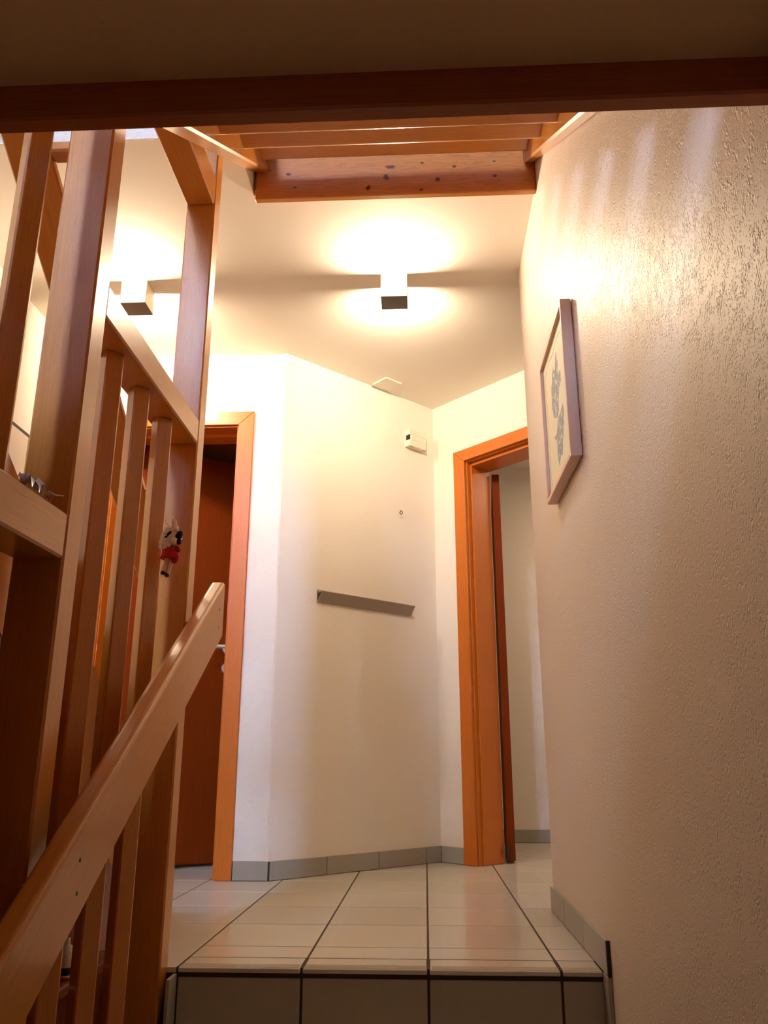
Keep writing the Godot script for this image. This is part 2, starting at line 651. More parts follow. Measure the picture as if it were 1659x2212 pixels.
func floors() -> void:
	var fl := struct_node("floor", "grey glazed square floor tiles with dark joints in the hall")
	var base := Geo.new()
	base.box(Vector3(-1.83, -0.25, -5.4), Vector3(2.45, -0.0008, -2.125))
	commit(base, "grout_bed", M.grout, fl)
	var xs := [-2.08, -1.785, -1.486, -1.188, -0.888, -0.590, -0.296, 0.0, 0.306, 0.606, 0.906, 1.206, 1.506]
	var zs := [-2.224, -2.351, -2.656, -2.964, -3.272, -3.575, -3.878, -4.18, -4.48, -4.78, -5.08, -5.38]
	# the hall: plan polygon, x right, -z up
	var hall := PackedVector2Array([Vector2(-1.68, 2.115), Vector2(0.41, 2.115), Vector2(0.41, 2.924), Vector2(1.41, 2.924), Vector2(0.833, 3.49), Vector2(0.945, 3.603), Vector2(0.345, 4.2), Vector2(0.233, 4.088), Vector2(0.07, 4.253), Vector2(-0.646, 3.563), Vector2(-0.858, 3.563), Vector2(-0.858, 3.72), Vector2(-0.36, 3.95), Vector2(-0.36, 5.245), Vector2(-1.68, 5.245), Vector2(-1.68, 3.72), Vector2(-1.46, 3.72), Vector2(-1.46, 3.563), Vector2(-1.68, 3.563)])
	var cells := []
	for i in xs.size() - 1:
		for k in zs.size() - 1:
			if k == 0 and xs[i] < -0.6:
				continue
			cells.append(cell(xs[i], xs[i + 1], zs[k + 1], zs[k] if xs[i] > -0.6 or k != 1 else -2.115, 0.0028))
	lay(fl, hall, cells, 0.0)
	# the room behind the right door is laid diagonally
	var room := PackedVector2Array([Vector2(0.345, 4.2), Vector2(0.945, 3.603), Vector2(1.5, 3.05), Vector2(2.3, 2.8), Vector2(2.3, 5.245), Vector2(-0.35, 5.245), Vector2(-0.35, 4.55), Vector2(-0.05, 4.4), Vector2(0.18, 4.363)])
	cells = []
	for i in range(-7, 8):
		for k in range(-7, 8):
			var o := Vector2(0.62, 4.42) + Vector2(DIAG, DIAG) * 0.302 * i + Vector2(DIAG, -DIAG) * 0.302 * k
			var a := Vector2(DIAG, DIAG) * 0.2965
			var b := Vector2(DIAG, -DIAG) * 0.2965
			cells.append(PackedVector2Array([o, o + b, o + b + a, o + a]))
	lay(fl, room, cells, 0.0)


func skirt_run(node: Node, p: Vector2, q: Vector2, cuts: Array, h := 0.074) -> void:
	var d := (q - p).normalized()
	var ex := Vector3(d.x, 0, d.y)
	var xf := Transform3D(Basis(ex, Vector3.UP, ex.cross(Vector3.UP)), Vector3(p.x, 0, p.y))
	var back := Geo.new()
	back.box(Vector3(cuts[0] - 0.003, 0.0005, 0.0), Vector3(cuts[-1] + 0.001, h - 0.001, 0.0085), 0.0, xf)
	commit(back, "grout", M.grout, node, xf * Transform3D(Basis.IDENTITY, Vector3(cuts[0], 0, 0)))
	for i in cuts.size() - 1:
		var g := Geo.new()
		g.box(Vector3(cuts[i] + 0.0015, 0.002, 0.0), Vector3(cuts[i + 1] - 0.0015, h, 0.010), 0.0008, xf)
		wood_turn += 1
		commit(g, "skirting_tile", M.skirt[wood_turn * 5 % 3], node, xf * Transform3D(Basis.IDENTITY, Vector3((cuts[i] + cuts[i + 1]) * 0.5, 0, 0)))


func skirtings() -> void:
	skirt_run(struct_node("baseboard_back", "grey tile skirting beside the left doorway"), Vector2(-0.790, -3.563), Vector2(-0.64, -3.563), [0.0, 0.148])
	skirt_run(struct_node("baseboard_diagonal_left", "grey tile skirting under the metal ledge wall"), Vector2(-0.646, -3.553), Vector2(0.07, -4.253), [0.004, 0.298, 0.594, 0.890, 0.992])
	skirt_run(struct_node("baseboard_diagonal_right", "grey tile skirting beside the right doorway"), Vector2(0.07, -4.253), Vector2(1.42, -2.903), [0.010, 0.157])
	skirt_run(struct_node("baseboard_right", "grey tile skirting along the right wall above the step"), Vector2(0.41, -2.924), Vector2(0.41, -2.0), [0.0, 0.272, 0.576, 0.856])
	skirt_run(struct_node("baseboard_right_room", "grey tile skirting in the room behind the right doorway"), Vector2(-0.35, -5.245), Vector2(2.3, -5.245), [0.0, 0.3, 0.6, 1.1, 1.4, 1.7, 2.0, 2.3, 2.6])


# ------------------------------------------------------------------ doors
func door_left() -> void:
	var d := struct_node("door_1", "dark brown door standing ajar in an orange wood frame on the left", Vector3(-1.157, 0, -3.563))
	var zf := -3.549
	var y := 0.001
	# casing round the opening from x -1.45 to -0.864
	var gl := Geo.new()
	gl.prism(PackedVector2Array([Vector2(-0.864, y), Vector2(-0.792, y), Vector2(-0.792, 2.063), Vector2(-0.864, 1.996)]), Vector3(0, 0, -3.566), Vector3(1, 0, 0), Vector3(0, 1, 0), Vector3(0, 0, 0.018), 0.002)
	commit(gl, "casing", wood("frame"), d, along("y", Vector3(-0.83, 1.0, zf)))
	var gr := Geo.new()
	gr.prism(PackedVector2Array([Vector2(-1.522, y), Vector2(-1.45, y), Vector2(-1.45, 1.996), Vector2(-1.522, 2.063)]), Vector3(0, 0, -3.566), Vector3(1, 0, 0), Vector3(0, 1, 0), Vector3(0, 0, 0.018), 0.002)
	commit(gr, "casing", wood("frame"), d, along("y", Vector3(-1.49, 1.0, zf)))
	var gt := Geo.new()
	gt.prism(PackedVector2Array([Vector2(-1.45, 1.996), Vector2(-0.864, 1.996), Vector2(-0.792, 2.063), Vector2(-1.522, 2.063)]), Vector3(0, 0, -3.566), Vector3(1, 0, 0), Vector3(0, 1, 0), Vector3(0, 0, 0.018), 0.002)
	commit(gt, "head_casing", wood("frame"), d, along("x", Vector3(-1.157, 2.03, zf)))
	board("jamb", Vector3(-0.872, y, -3.735), Vector3(-0.852, 2.005, -3.562), "y", d, "frame", 0.001)
	board("jamb", Vector3(-1.466, y, -3.735), Vector3(-1.446, 2.005, -3.562), "y", d, "frame", 0.001)
	board("lintel", Vector3(-1.446, 1.988, -3.735), Vector3(-0.872, 2.01, -3.562), "x", d, "frame", 0.001)
	board("lintel_stop", Vector3(-1.446, 1.972, -3.735), Vector3(-0.872, 1.988, -3.64), "x", d, "frame", 0.001)
	# the leaf swings into the room
	var h := Vector3(-1.445, 0, -3.748)
	var ex := Vector3(0.838, 0, -0.546).normalized()
	var xf := Transform3D(Basis(ex, Vector3.UP, ex.cross(Vector3.UP)), h)
	var lg := Geo.new()
	lg.box(Vector3(0.0, 0.012, -0.04), Vector3(0.635, 1.985, 0.0), 0.002, xf)
	var leaf := commit(lg, "door_leaf", wood("leaf"), d, xf * Transform3D(Basis.IDENTITY, Vector3(0.3, 1.0, 0)))
	leaf.set_meta("label", "dark brown smooth door leaf, ajar")
	var hg := Geo.new()
	var p := func(x: float, yy: float, z: float) -> Vector3: return xf * Vector3(x, yy, z)
	hg.tube([p.call(0.555, 1.005, 0.0), p.call(0.555, 1.005, 0.03), p.call(0.553, 1.005, 0.042), p.call(0.540, 1.005, 0.048), p.call(0.47, 1.003, 0.048), p.call(0.462, 1.003, 0.046)], 0.0095, 10)
	var turn := xf.basis * Basis(Vector3.RIGHT, PI / 2)
	hg.lathe([[0.0005, 0.0], [0.026, 0.0], [0.026, 0.005], [0.023, 0.008], [0.0005, 0.008]], 24, Transform3D(turn, xf * Vector3(0.555, 1.0, 0.0)))
	var handle := commit(hg, "door_handle", M.handle, leaf, Transform3D(Basis.IDENTITY, xf * Vector3(0.555, 1.0, 0)))
	handle.set_meta("label", "white lever handle")
	var kg := Geo.new()
	kg.lathe([[0.0005, 0.0], [0.026, 0.0], [0.026, 0.005], [0.023, 0.008], [0.0005, 0.008]], 24, Transform3D(turn, xf * Vector3(0.555, 0.905, 0.0)))
	var key := commit(kg, "key_rosette", M.handle, leaf, Transform3D(Basis.IDENTITY, xf * Vector3(0.555, 0.905, 0)))
	key.set_meta("label", "white round key plate")


func door_right() -> void:
	var ex := Vector3(DIAG, 0, DIAG)
	var xf := Transform3D(Basis(ex, Vector3.UP, ex.cross(Vector3.UP)), Vector3(0.07, 0, -4.253))
	var d := struct_node("door_2", "orange wood door frame with its door opened away on the right", xf * Vector3(0.63, 0, 0))
	var s0 := 0.236
	var s1 := 1.03
	var put := func(called: String, poly: PackedVector2Array, grain: Basis) -> void:
		var g := Geo.new()
		g.prism(poly, xf * Vector3(0, 0, -0.003), xf.basis.x, Vector3.UP, xf.basis.z * 0.018, 0.002)
		commit(g, called, wood("frame"), d, Transform3D(xf.basis * grain, xf * Vector3((poly[0].x + poly[2].x) * 0.5, poly[2].y * 0.5, 0.0)))
	var turned := Basis(Vector3(0, 0, 1), Vector3(1, 0, 0), Vector3(0, 1, 0))
	put.call("casing", PackedVector2Array([Vector2(s0 - 0.076, 0.001), Vector2(s0, 0.001), Vector2(s0, 1.990), Vector2(s0 - 0.076, 2.055)]), Basis.IDENTITY)
	put.call("casing", PackedVector2Array([Vector2(s1, 0.001), Vector2(s1 + 0.076, 0.001), Vector2(s1 + 0.076, 2.055), Vector2(s1, 1.990)]), Basis.IDENTITY)
	put.call("head_casing", PackedVector2Array([Vector2(s0, 1.990), Vector2(s1, 1.990), Vector2(s1 + 0.076, 2.055), Vector2(s0 - 0.076, 2.055)]), turned)
	for k in [[s0 - 0.012, s0 + 0.006, "jamb"], [s1 - 0.006, s1 + 0.012, "jamb"]]:
		var g := Geo.new()
		g.box(Vector3(k[0], 0.001, -0.172), Vector3(k[1], 2.0, -0.003), 0.001, xf)
		commit(g, k[2], wood("frame"), d, xf * Transform3D(Basis.IDENTITY, Vector3(k[0], 1.0, -0.08)))
	# stops set into the jambs
	for k in [[s0 + 0.006, s0 + 0.016], [s1 - 0.016, s1 - 0.006]]:
		var g := Geo.new()
		g.box(Vector3(k[0], 0.001, -0.172), Vector3(k[1], 1.974, -0.028), 0.0015, xf)
		commit(g, "door_stop", wood("frame"), d, xf * Transform3D(Basis.IDENTITY, Vector3(k[0], 1.0, -0.1)))
	var lg := Geo.new()
	lg.box(Vector3(s0 + 0.006, 1.984, -0.172), Vector3(s1 - 0.006, 2.0, -0.003), 0.001, xf)
	lg.box(Vector3(s0 + 0.006, 1.966, -0.172), Vector3(s1 - 0.006, 1.984, -0.028), 0.0015, xf)
	commit(lg, "lintel", wood("frame"), d, Transform3D(xf.basis * turned, xf * Vector3(0.63, 1.99, -0.1)))
	# leaf folded away, seen edge on
	var hinge := xf * Vector3(s0 + 0.028, 0, -0.176)
	var dx := Vector3(0.075, 0, -0.997).normalized()
	var lx := Transform3D(Basis(dx, Vector3.UP, dx.cross(Vector3.UP)), hinge)
	var fg := Geo.new()
	fg.box(Vector3(0.012, 0.012, 0.0), Vector3(0.79, 1.955, 0.04), 0.002, lx)
	var leaf := commit(fg, "door_leaf", wood("leaf"), d, lx * Transform3D(Basis.IDENTITY, Vector3(0.4, 1.0, 0.0)))
	leaf.set_meta("label", "orange brown door leaf seen edge on")
	var hg := Geo.new()
	hg.lathe([[0.0005, 0.0], [0.008, 0.0], [0.008, 0.05], [0.0005, 0.05]], 12, Transform3D(Basis.IDENTITY, hinge + Vector3(-0.001, 0.025, 0.012)))
	var hinge_part := commit(hg, "hinge", M.black, d, Transform3D(Basis.IDENTITY, hinge + Vector3(0, 0.05, 0)))
	hinge_part.set_meta("label", "small black floor hinge")


# ------------------------------------------------------------------ stairs
func lower_flight() -> void:
	var st := thing("tiled_stairs", "flight of grey tiled steps with dark joints leading up to the hall floor", "stairs", Vector3(-0.09, -1.4, -1.2))
	var g := Geo.new()
	var poly := PackedVector2Array()
	var rise := 0.175
	var going := 0.254
	var z := -2.127
	poly.append(Vector2(z - 0.05, -1.4))
	poly.append(Vector2(z - 0.05, -0.014))
	poly.append(Vector2(z, -0.014))
	for k in range(1, 8):
		poly.append(Vector2(z + going * (k - 1), -rise * k - 0.014))
		poly.append(Vector2(z + going * k, -rise * k - 0.014))
	poly.append(Vector2(z + going * 7, -1.4))
	g.prism(poly, Vector3(-0.588, 0, 0), Vector3(0, 0, 1), Vector3(0, 1, 0), Vector3(0.986, 0, 0))
	commit(g, "stair_core", M.grout, st)
	var xs := [-0.590, -0.296, 0.0, 0.306, 0.400]
	for k in 8:
		var y := -rise * k
		var zz := z + going * k
		for i in 4:
			var a: float = xs[i] + 0.003
			var b: float = xs[i + 1] - (0.003 if i < 3 else 0.0)
			# ribbed nosing tile
			var n := Geo.new()
			n.box(Vector3(a, y - 0.011, zz - 0.097 + 0.003), Vector3(b, y, zz + 0.010), 0.0022)
			for r in 5:
				n.box(Vector3(a + 0.004, y - 0.001, zz - 0.026 + r * 0.0065), Vector3(b - 0.004, y + 0.0012, zz - 0.0225 + r * 0.0065), 0.0006)
			commit(n, "nosing_tile", M.tile[(i + k) % 3], st, Transform3D(Basis.IDENTITY, Vector3((a + b) * 0.5, y, zz)))
			if k > 0:
				var t := Geo.new()
				t.box(Vector3(a, y - 0.011, zz - going + 0.014), Vector3(b, y, zz - 0.097 - 0.003), 0.0015)
				commit(t, "tread_tile", M.tile[(i + k + 1) % 3], st, Transform3D(Basis.IDENTITY, Vector3((a + b) * 0.5, y, zz)))
			if k < 7:
				var r := Geo.new()
				r.box(Vector3(a, y - rise + 0.006, zz), Vector3(b, y - 0.022, zz + 0.005), 0.0015)
				commit(r, "riser_tile", M.riser[(i + k) % 2], st, Transform3D(Basis.IDENTITY, Vector3((a + b) * 0.5, y - 0.09, zz)))
		# stepped skirting plate against the right wall
		var s := Geo.new()
		s.box(Vector3(0.400, y - rise + 0.002, zz - (0.0 if k else 0.001)), Vector3(0.4095, y - 0.002, zz + 0.058), 0.001)
		commit(s, "skirting_plate", M.skirt[k % 3], st, Transform3D(Basis.IDENTITY, Vector3(0.405, y - 0.08, zz)))
		if k > 0:
			var s2 := Geo.new()
			s2.box(Vector3(0.400, y + 0.002, zz - going + 0.06), Vector3(0.4095, y + 0.074, zz + 0.058), 0.001)
			commit(s2, "skirting_plate", M.skirt[(k + 1) % 3], st, Transform3D(Basis.IDENTITY, Vector3(0.405, y + 0.04, zz)))
	# plates closing the open side
	var e := Geo.new()
	e.box(Vector3(-0.598, -0.4, -2.120), Vector3(-0.589, -0.014, -2.06), 0.001)
	commit(e, "end_plate", M.skirt[1], st, Transform3D(Basis.IDENTITY, Vector3(-0.594, -0.2, -2.09)))


func upper_landing() -> void:
	var l := struct_node("floor_landing", "underside of the landing overhead, plaster tinted warm cream for its brown shade", Vector3(-0.635, 1.225, 0.7))
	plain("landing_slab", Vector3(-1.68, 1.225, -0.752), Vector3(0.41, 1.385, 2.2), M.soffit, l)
	board("floor_boards", Vector3(-1.68, 1.385, -0.752), Vector3(0.41, 1.405, 2.2), "z", l)
	var t := struct_node("trim_1", "wooden edge beam of the landing overhead, coloured dark red brown for its shade", Vector3(-0.635, 1.18, -0.76))
	board("edge_board", Vector3(-1.679, 1.176, -0.776), Vector3(0.409, 1.405, -0.752), "x", t, "shaded_pine", 0.003)


func stringer(called: String, x0: float, x1: float, parent: Node) -> void:
	# lower edge y = 2.4366 - SLOPE * (z + 2.3538); the foot stands on the landing, the head against the header board
	var low := func(z: float) -> float: return 2.4366 - SLOPE * (z + 2.3538)
	var tall := 0.285
	var poly := PackedVector2Array([Vector2(-0.80, 1.405), Vector2(-0.56, 1.405), Vector2(-0.56, low.call(-0.56) + tall), Vector2(-2.371, low.call(-2.371) + tall), Vector2(-2.371, low.call(-2.371)), Vector2(-0.858, low.call(-0.858))])
	var g := Geo.new()
	g.prism(poly, Vector3(x0, 0, 0), Vector3(0, 0, 1), Vector3(0, 1, 0), Vector3(x1 - x0, 0, 0), 0.006)
	commit(g, called, wood(), parent, along("up_away", Vector3((x0 + x1) * 0.5, 1.9, -1.5)))


func overhead_stairs() -> void:
	var st := thing("open_staircase", "honey coloured open wooden staircase rising overhead, seen from beneath", "stairs", Vector3(-0.085, 1.405, -1.5))
	stringer("stringer", -0.583, -0.523, st)
	stringer("stringer", 0.370, 0.4095, st)
	for k in 6:
		var y := 2.413 - 0.1735 * k
		var zb := -2.278 + 0.2515 * k
		var g := Geo.new()
		g.prism(rounded(zb, y, 0.285, 0.043, 0.013), Vector3(-0.530, 0, 0), Vector3(0, 0, 1), Vector3(0, 1, 0), Vector3(0.906, 0, 0))
		commit(g, "tread", wood(), st, along("x", Vector3(-0.08, y, zb + 0.14)))
	# header board with knots at the edge of the upper floor
	var t := struct_node("trim_2", "knotty pine header board across the head of the wooden stairs", Vector3(-0.08, 2.5, -2.38))
	var g := Geo.new()
	var lo := Vector3(-0.565, 2.336, -2.396)
	var hi := Vector3(0.4095, 2.63, -2.372)
	g.box(lo, hi, 0.003)
	commit(g, "header_board", wood(), t, along("x", Vector3(-0.08, 2.48, -2.38)))
	var f := Geo.new()
	f.quad_uv(Vector3(lo.x + 0.004, lo.y + 0.004, hi.z + 0.0006), Vector3(hi.x - 0.004, lo.y + 0.004, hi.z + 0.0006), Vector3(hi.x - 0.004, hi.y - 0.004, hi.z + 0.0006), Vector3(lo.x + 0.004, hi.y - 0.004, hi.z + 0.0006))
	f.box(Vector3(lo.x + 0.004, lo.y + 0.004, hi.z - 0.002), Vector3(hi.x - 0.004, hi.y - 0.004, hi.z + 0.0003))
	commit(f, "board_face", knotty(), t, Transform3D(Basis.IDENTITY, Vector3(-0.08, 2.48, hi.z)))


# outline of a board's end with round corners
func rounded(x: float, y: float, w: float, h: float, rad: float) -> PackedVector2Array:
	var out := PackedVector2Array()
	for c in [[x + w - rad, y + h - rad, 0.0], [x + rad, y + h - rad, 0.5], [x + rad, y + rad, 1.0], [x + w - rad, y + rad, 1.5]]:
		for k in 6:
			var a: float = PI * (c[2] + 0.1 * k)
			out.append(Vector2(c[0] + cos(a) * rad, c[1] + sin(a) * rad))
	return out


func knotty() -> StandardMaterial3D:
	var im := Image.create(1024, 310, false, Image.FORMAT_RGB8)
	var nz := FastNoiseLite.new()
	nz.seed = 31
	nz.frequency = 0.02
	var base := Color8(202, 124, 60)
	# knots: share across, height up from the lower edge in metres, radius
	var knots := [[0.47, 0.072, 0.010, 0.014], [0.405, 0.030, 0.008, 0.012], [0.485, 0.115, 0.020, 0.008], [0.655, 0.055, 0.009, 0.008], [0.86, 0.062, 0.008, 0.006], [0.715, 0.108, 0.007, 0.006], [0.86, 0.125, 0.006, 0.004], [0.60, 0.128, 0.007, 0.005], [0.595, 0.014, 0.008, 0.005], [0.14, 0.042, 0.007, 0.005], [0.115, 0.098, 0.010, 0.007], [0.045, 0.118, 0.005, 0.004]]
	for y in 310:
		for x in 1024:
			var px := x / 1024.0 * 0.9745
			var py := (310 - y) / 310.0 * 0.294
			var bend := 0.0
			var dark := 0.0
			for k in knots:
				var dx: float = (px - k[0] * 0.9745)
				var dy: float = py - k[1]
				var q: float = sqrt(dx * dx / (k[2] * k[2]) + dy * dy / (k[3] * k[3]))
				dark = maxf(dark, 1.0 - smoothstep(0.6, 1.15, q + nz.get_noise_2d(x * 3.0, y * 3.0) * 0.4))
				bend += signf(dy) * 0.008 * exp(-dx * dx / 0.0016) * exp(-absf(dy) / 0.02)
			var ring := (py - bend) * 60.0 + nz.get_noise_2d(x * 0.12, y * 0.8) * 2.2
			var f := ring - floorf(ring)
			var late := pow(f, 2.5) * (1.0 - smoothstep(0.92, 1.0, f))
			var c := base * (0.96 - 0.14 * late + 0.05 * nz.get_noise_2d(x * 0.3, y * 6.0))
			c = c.lerp(Color8(72, 30, 12), dark * 0.9)
			im.set_pixel(x, y, Color(c.r, c.g, c.b))
	var m := StandardMaterial3D.new()
	m.albedo_texture = ImageTexture.create_from_image(im)
	m.roughness = 0.3
	m.clearcoat_enabled = true
	m.clearcoat = 0.45
	m.clearcoat_roughness = 0.12
	return m


func side_stairs() -> void:
	# the parallel flight left of the screen, climbing towards the camera from the hall to the landing
	var st := thing("side_staircase", "shaded wooden staircase behind the baluster screen, climbing towards the viewer", "stairs", Vector3(-1.2, 0, -1.7))
	var nose := func(z: float) -> float: return 1.405 + SLOPE * (z + 0.80)
	for x in [[-0.80, -0.755], [-1.675, -1.63]]:
		var poly := PackedVector2Array([Vector2(-2.62, 0.002), Vector2(-2.62, 0.16), Vector2(-0.78, nose.call(-0.78) - 0.02), Vector2(-0.78, nose.call(-0.78) - 0.30), Vector2(-2.40, 0.002)])
		var g := Geo.new()
		g.prism(poly, Vector3(x[0], 0, 0), Vector3(0, 0, 1), Vector3(0, 1, 0), Vector3(x[1] - x[0], 0, 0), 0.004)
		commit(g, "stringer", wood(), st, along("up_near", Vector3(x[0], 0.7, -1.6)))
	for k in range(1, 8):
		var y := 0.1756 * k
		var z := -0.80 - 0.2545 * (8 - k)
		board("tread", Vector3(-1.635, y - 0.043, z - 0.03), Vector3(-0.795, y, z + 0.255), "x", st, "pine", 0.006)
	# board panel closing the space under this flight, seen as a dark red wall between the balusters
	var pn := thing("understair_panel", "dark red brown panel low down behind the balusters, under the side stairs", "panel", Vector3(-0.76, -1.4, -1.4))
	var n := 0
	var z0 := -2.28
	while z0 < -0.85:
		var z1 := minf(z0 + 0.137, -0.79)
		var g := Geo.new()
		g.prism(PackedVector2Array([Vector2(z0, -1.39), Vector2(z1, -1.39), Vector2(z1, maxf(nose.call(z1) - 0.30, 0.0)), Vector2(z0, maxf(nose.call(z0) - 0.30, 0.0))]), Vector3(-0.774, 0, 0), Vector3(0, 0, 1), Vector3(0, 1, 0), Vector3(0.02, 0, 0), 0.002)
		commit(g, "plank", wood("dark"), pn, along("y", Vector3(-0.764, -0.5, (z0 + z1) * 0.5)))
		z0 += 0.139
		n += 1
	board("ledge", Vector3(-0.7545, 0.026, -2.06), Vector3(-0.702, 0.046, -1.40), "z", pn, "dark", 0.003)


func screen() -> void:
	var s := thing("baluster_screen", "tall honey pine stair screen of posts, rails and square upright bars on the left", "balustrade", Vector3(-0.657, -1.4, -1.4))
	var xl := -0.700
	var xr := -0.614
	board("post", Vector3(xl, -1.4, -2.126), Vector3(xr, 2.63, -2.066), "y", s)
	board("post", Vector3(xl - 0.005, -1.4, -1.392), Vector3(xr, 2.63, -1.330), "y", s)
	# rails: between the posts, in front of the near post, and the high one under the stringer
	board("rail", Vector3(xl, 1.298, -2.064), Vector3(xr, 1.368, -1.388), "z", s)
	board("rail", Vector3(xl, 0.793, -1.328), Vector3(xr, 0.873, 0.9), "z", s)
	board("rail", Vector3(xl, 2.078, -2.064), Vector3(xr, 2.168, -1.388), "z", s)
	# square upright bars, turned corner on
	for z in [-1.549, -1.722, -1.898]:
		baluster(z, -1.38, 1.299, s)
	for z in [-1.141, -0.962]:
		baluster(z, 0.872, 1.95, s)
	for z in [-1.141, -0.962, -0.785, -0.6, -0.4]:
		baluster(z, -1.38, 0.794, s)


# a square bar set corner to the front
func baluster(z: float, y0: float, y1: float, parent: Node) -> void:
	var xf := Transform3D(Basis(Vector3.UP, PI / 4), Vector3(-0.660, (y0 + y1) * 0.5, z))
	var g := Geo.new()
	g.box(Vector3(-0.0195, y0 - xf.origin.y, -0.0195), Vector3(0.0195, y1 - xf.origin.y, 0.0195), 0.003, xf)
	commit(g, "baluster", wood(), parent, xf)


# a rail of height 0.147 with a rounded top, cut upright at both ends; profile in x and y, run along z
func rail_shape(x0: float, x1: float, ztop: float, zend: float, y_at_top: float, slope: float, high: float) -> Geo:
	var g := Geo.new()
	var r := 0.011
	var ring := [Vector2(x0, -high + 0.004), Vector2(x0 + 0.004, -high), Vector2(x1 - 0.004, -high), Vector2(x1, -high + 0.004)]
	for k in 6:
		var a := PI / 2 * k / 5
		ring.append(Vector2(x1 - r + cos(a) * r, -r + sin(a) * r))
	for k in 6:
		var a := PI / 2 + PI / 2 * k / 5
		ring.append(Vector2(x0 + r + cos(a) * r, -r + sin(a) * r))
	var rows := []
	for z in [ztop, ztop + signf(zend - ztop) * 0.006, zend]:
		var row := []
		for p in ring:
			var q: Vector2 = p
			if z == ztop:
				q = Vector2((x0 + x1) * 0.5 + (q.x - (x0 + x1) * 0.5) * 0.82, -high * 0.5 + (q.y + high * 0.5) * 0.95)
			row.append(Vector3(q.x, y_at_top + q.y + slope * (z - ztop), z))
		rows.append(row)
	var flip := zend < ztop
	for i in 2:
		for j in ring.size():
			var k := (j + 1) % ring.size()
			if flip:
				g.quad(rows[i][k], rows[i][j], rows[i + 1][j], rows[i + 1][k])
			else:
				g.quad(rows[i][j], rows[i][k], rows[i + 1][k], rows[i + 1][j])
	for e in [0, 2]:
		var c := Vector3()
		for p in rows[e]:
			c += p / ring.size()
		for j in ring.size():
			var k := (j + 1) % ring.size()
			if (e == 0) != flip:
				g.tri(c, rows[e][k], rows[e][j])
			else:
				g.tri(c, rows[e][j], rows[e][k])
	return g


func handrails() -> void:
	var h := thing("stair_handrail", "smooth light wooden handrail board sloping up the left side of the tiled stairs", "handrail", Vector3(-0.55, -0.4, -1.2))
	commit(rail_shape(-0.570, -0.530, -2.132, -0.2, 0.926, -SLOPE, 0.147), "rail_board", wood(), h, along("up_away", Vector3(-0.55, 0.3, -1.2)))
	for z in [-2.085, -1.325, -0.5]:
		var yc: float = 0.926 - 0.0735 - SLOPE * (z + 2.132)
		var g := Geo.new()
		g.box(Vector3(-0.6139, yc - 0.06, z - 0.016), Vector3(-0.5701, yc - 0.012, z + 0.016), 0.002)
		commit(g, "spacer_block", wood(), h, along("x", Vector3(-0.59, yc, z)))
		for dy in [0.021, -0.026]:
			var sg := Geo.new()
			sg.lathe([[0.0003, -0.001], [0.0034, -0.001], [0.0034, 0.0006], [0.0003, 0.0006]], 10, Transform3D(Basis(Vector3(0, 0, 1), -PI / 2), Vector3(-0.5302, yc + dy, z)))
			var screw := commit(sg, "screw", M.screw, h, Transform3D(Basis.IDENTITY, Vector3(-0.53, yc + dy, z)))
			screw.set_meta("label", "dark screw head")
	var k := thing("stair_handrail", "second handrail board glimpsed behind the baluster screen, sloping the opposite way", "handrail", Vector3(-0.77, 1.0, -1.7))
	commit(rail_shape(-0.845, -0.752, -2.35, -0.85, 0.997, SLOPE, 0.028), "rail_board", wood(), k, along("up_near", Vector3(-0.79, 1.2, -1.6)))
	for z in [-2.09, -1.36]:
		var yc: float = 0.983 + SLOPE * (z + 2.35)
		board("spacer_block", Vector3(-0.7521, yc - 0.012, z - 0.02), Vector3(-0.7052 if z > -2.0 else -0.7002, yc + 0.012, z + 0.02), "x", k)


# ------------------------------------------------------------------ lamps
func ceiling_lamp(at: Vector3, label: String, power: float) -> void:
	var l := thing("ceiling_lamp", label, "lamp", at, "cube ceiling lamps")
	var w := 0.054
	var d := 0.049
	var h := 0.104
	var g := Geo.new()
	g.box(at + Vector3(-w, -h + 0.003, -d), at + Vector3(-w + 0.003, 0, d), 0.0005)
	g.box(at + Vector3(w - 0.003, -h + 0.003, -d), at + Vector3(w, 0, d), 0.0005)
	g.box(at + Vector3(-w + 0.003, -0.003, -d), at + Vector3(w - 0.003, 0, d), 0.0005)
	commit(g, "housing", M.lamp_side, l, Transform3D(Basis.IDENTITY, at))
	var b := Geo.new()
	b.box(at + Vector3(-w, -h, -d), at + Vector3(w, -h + 0.003, d), 0.0005)
	commit(b, "bottom_plate", M.lamp_bottom, l, Transform3D(Basis.IDENTITY, at))
	for s in [-1.0, 1.0]:
		var gg := Geo.new()
		var z0: float = s * (d - 0.004)
		var z1: float = s * (d - 0.001)
		gg.box(at + Vector3(-w + 0.003, -h + 0.003, minf(z0, z1)), at + Vector3(w - 0.003, -0.003, maxf(z0, z1)))
		commit(gg, "glowing_glass", M.glow, l, Transform3D(Basis.IDENTITY, at + Vector3(0, 0, z1)))
		var a := AreaLight3D.new()
		a.name = "glass_light"
		a.area_size = Vector2(0.10, 0.095)
		a.light_color = Color(1.0, 0.90, 0.765)
		a.light_energy = power * (1.0 if s > 0.0 else 0.88)
		a.area_range = 12.0
		a.area_attenuation = 2.0
		a.shadow_enabled = true
		l.add_child(a, true)
		a.position = Vector3(0, -h * 0.5, s * (d + 0.001))
		if s > 0.0:
			a.rotation.y = PI


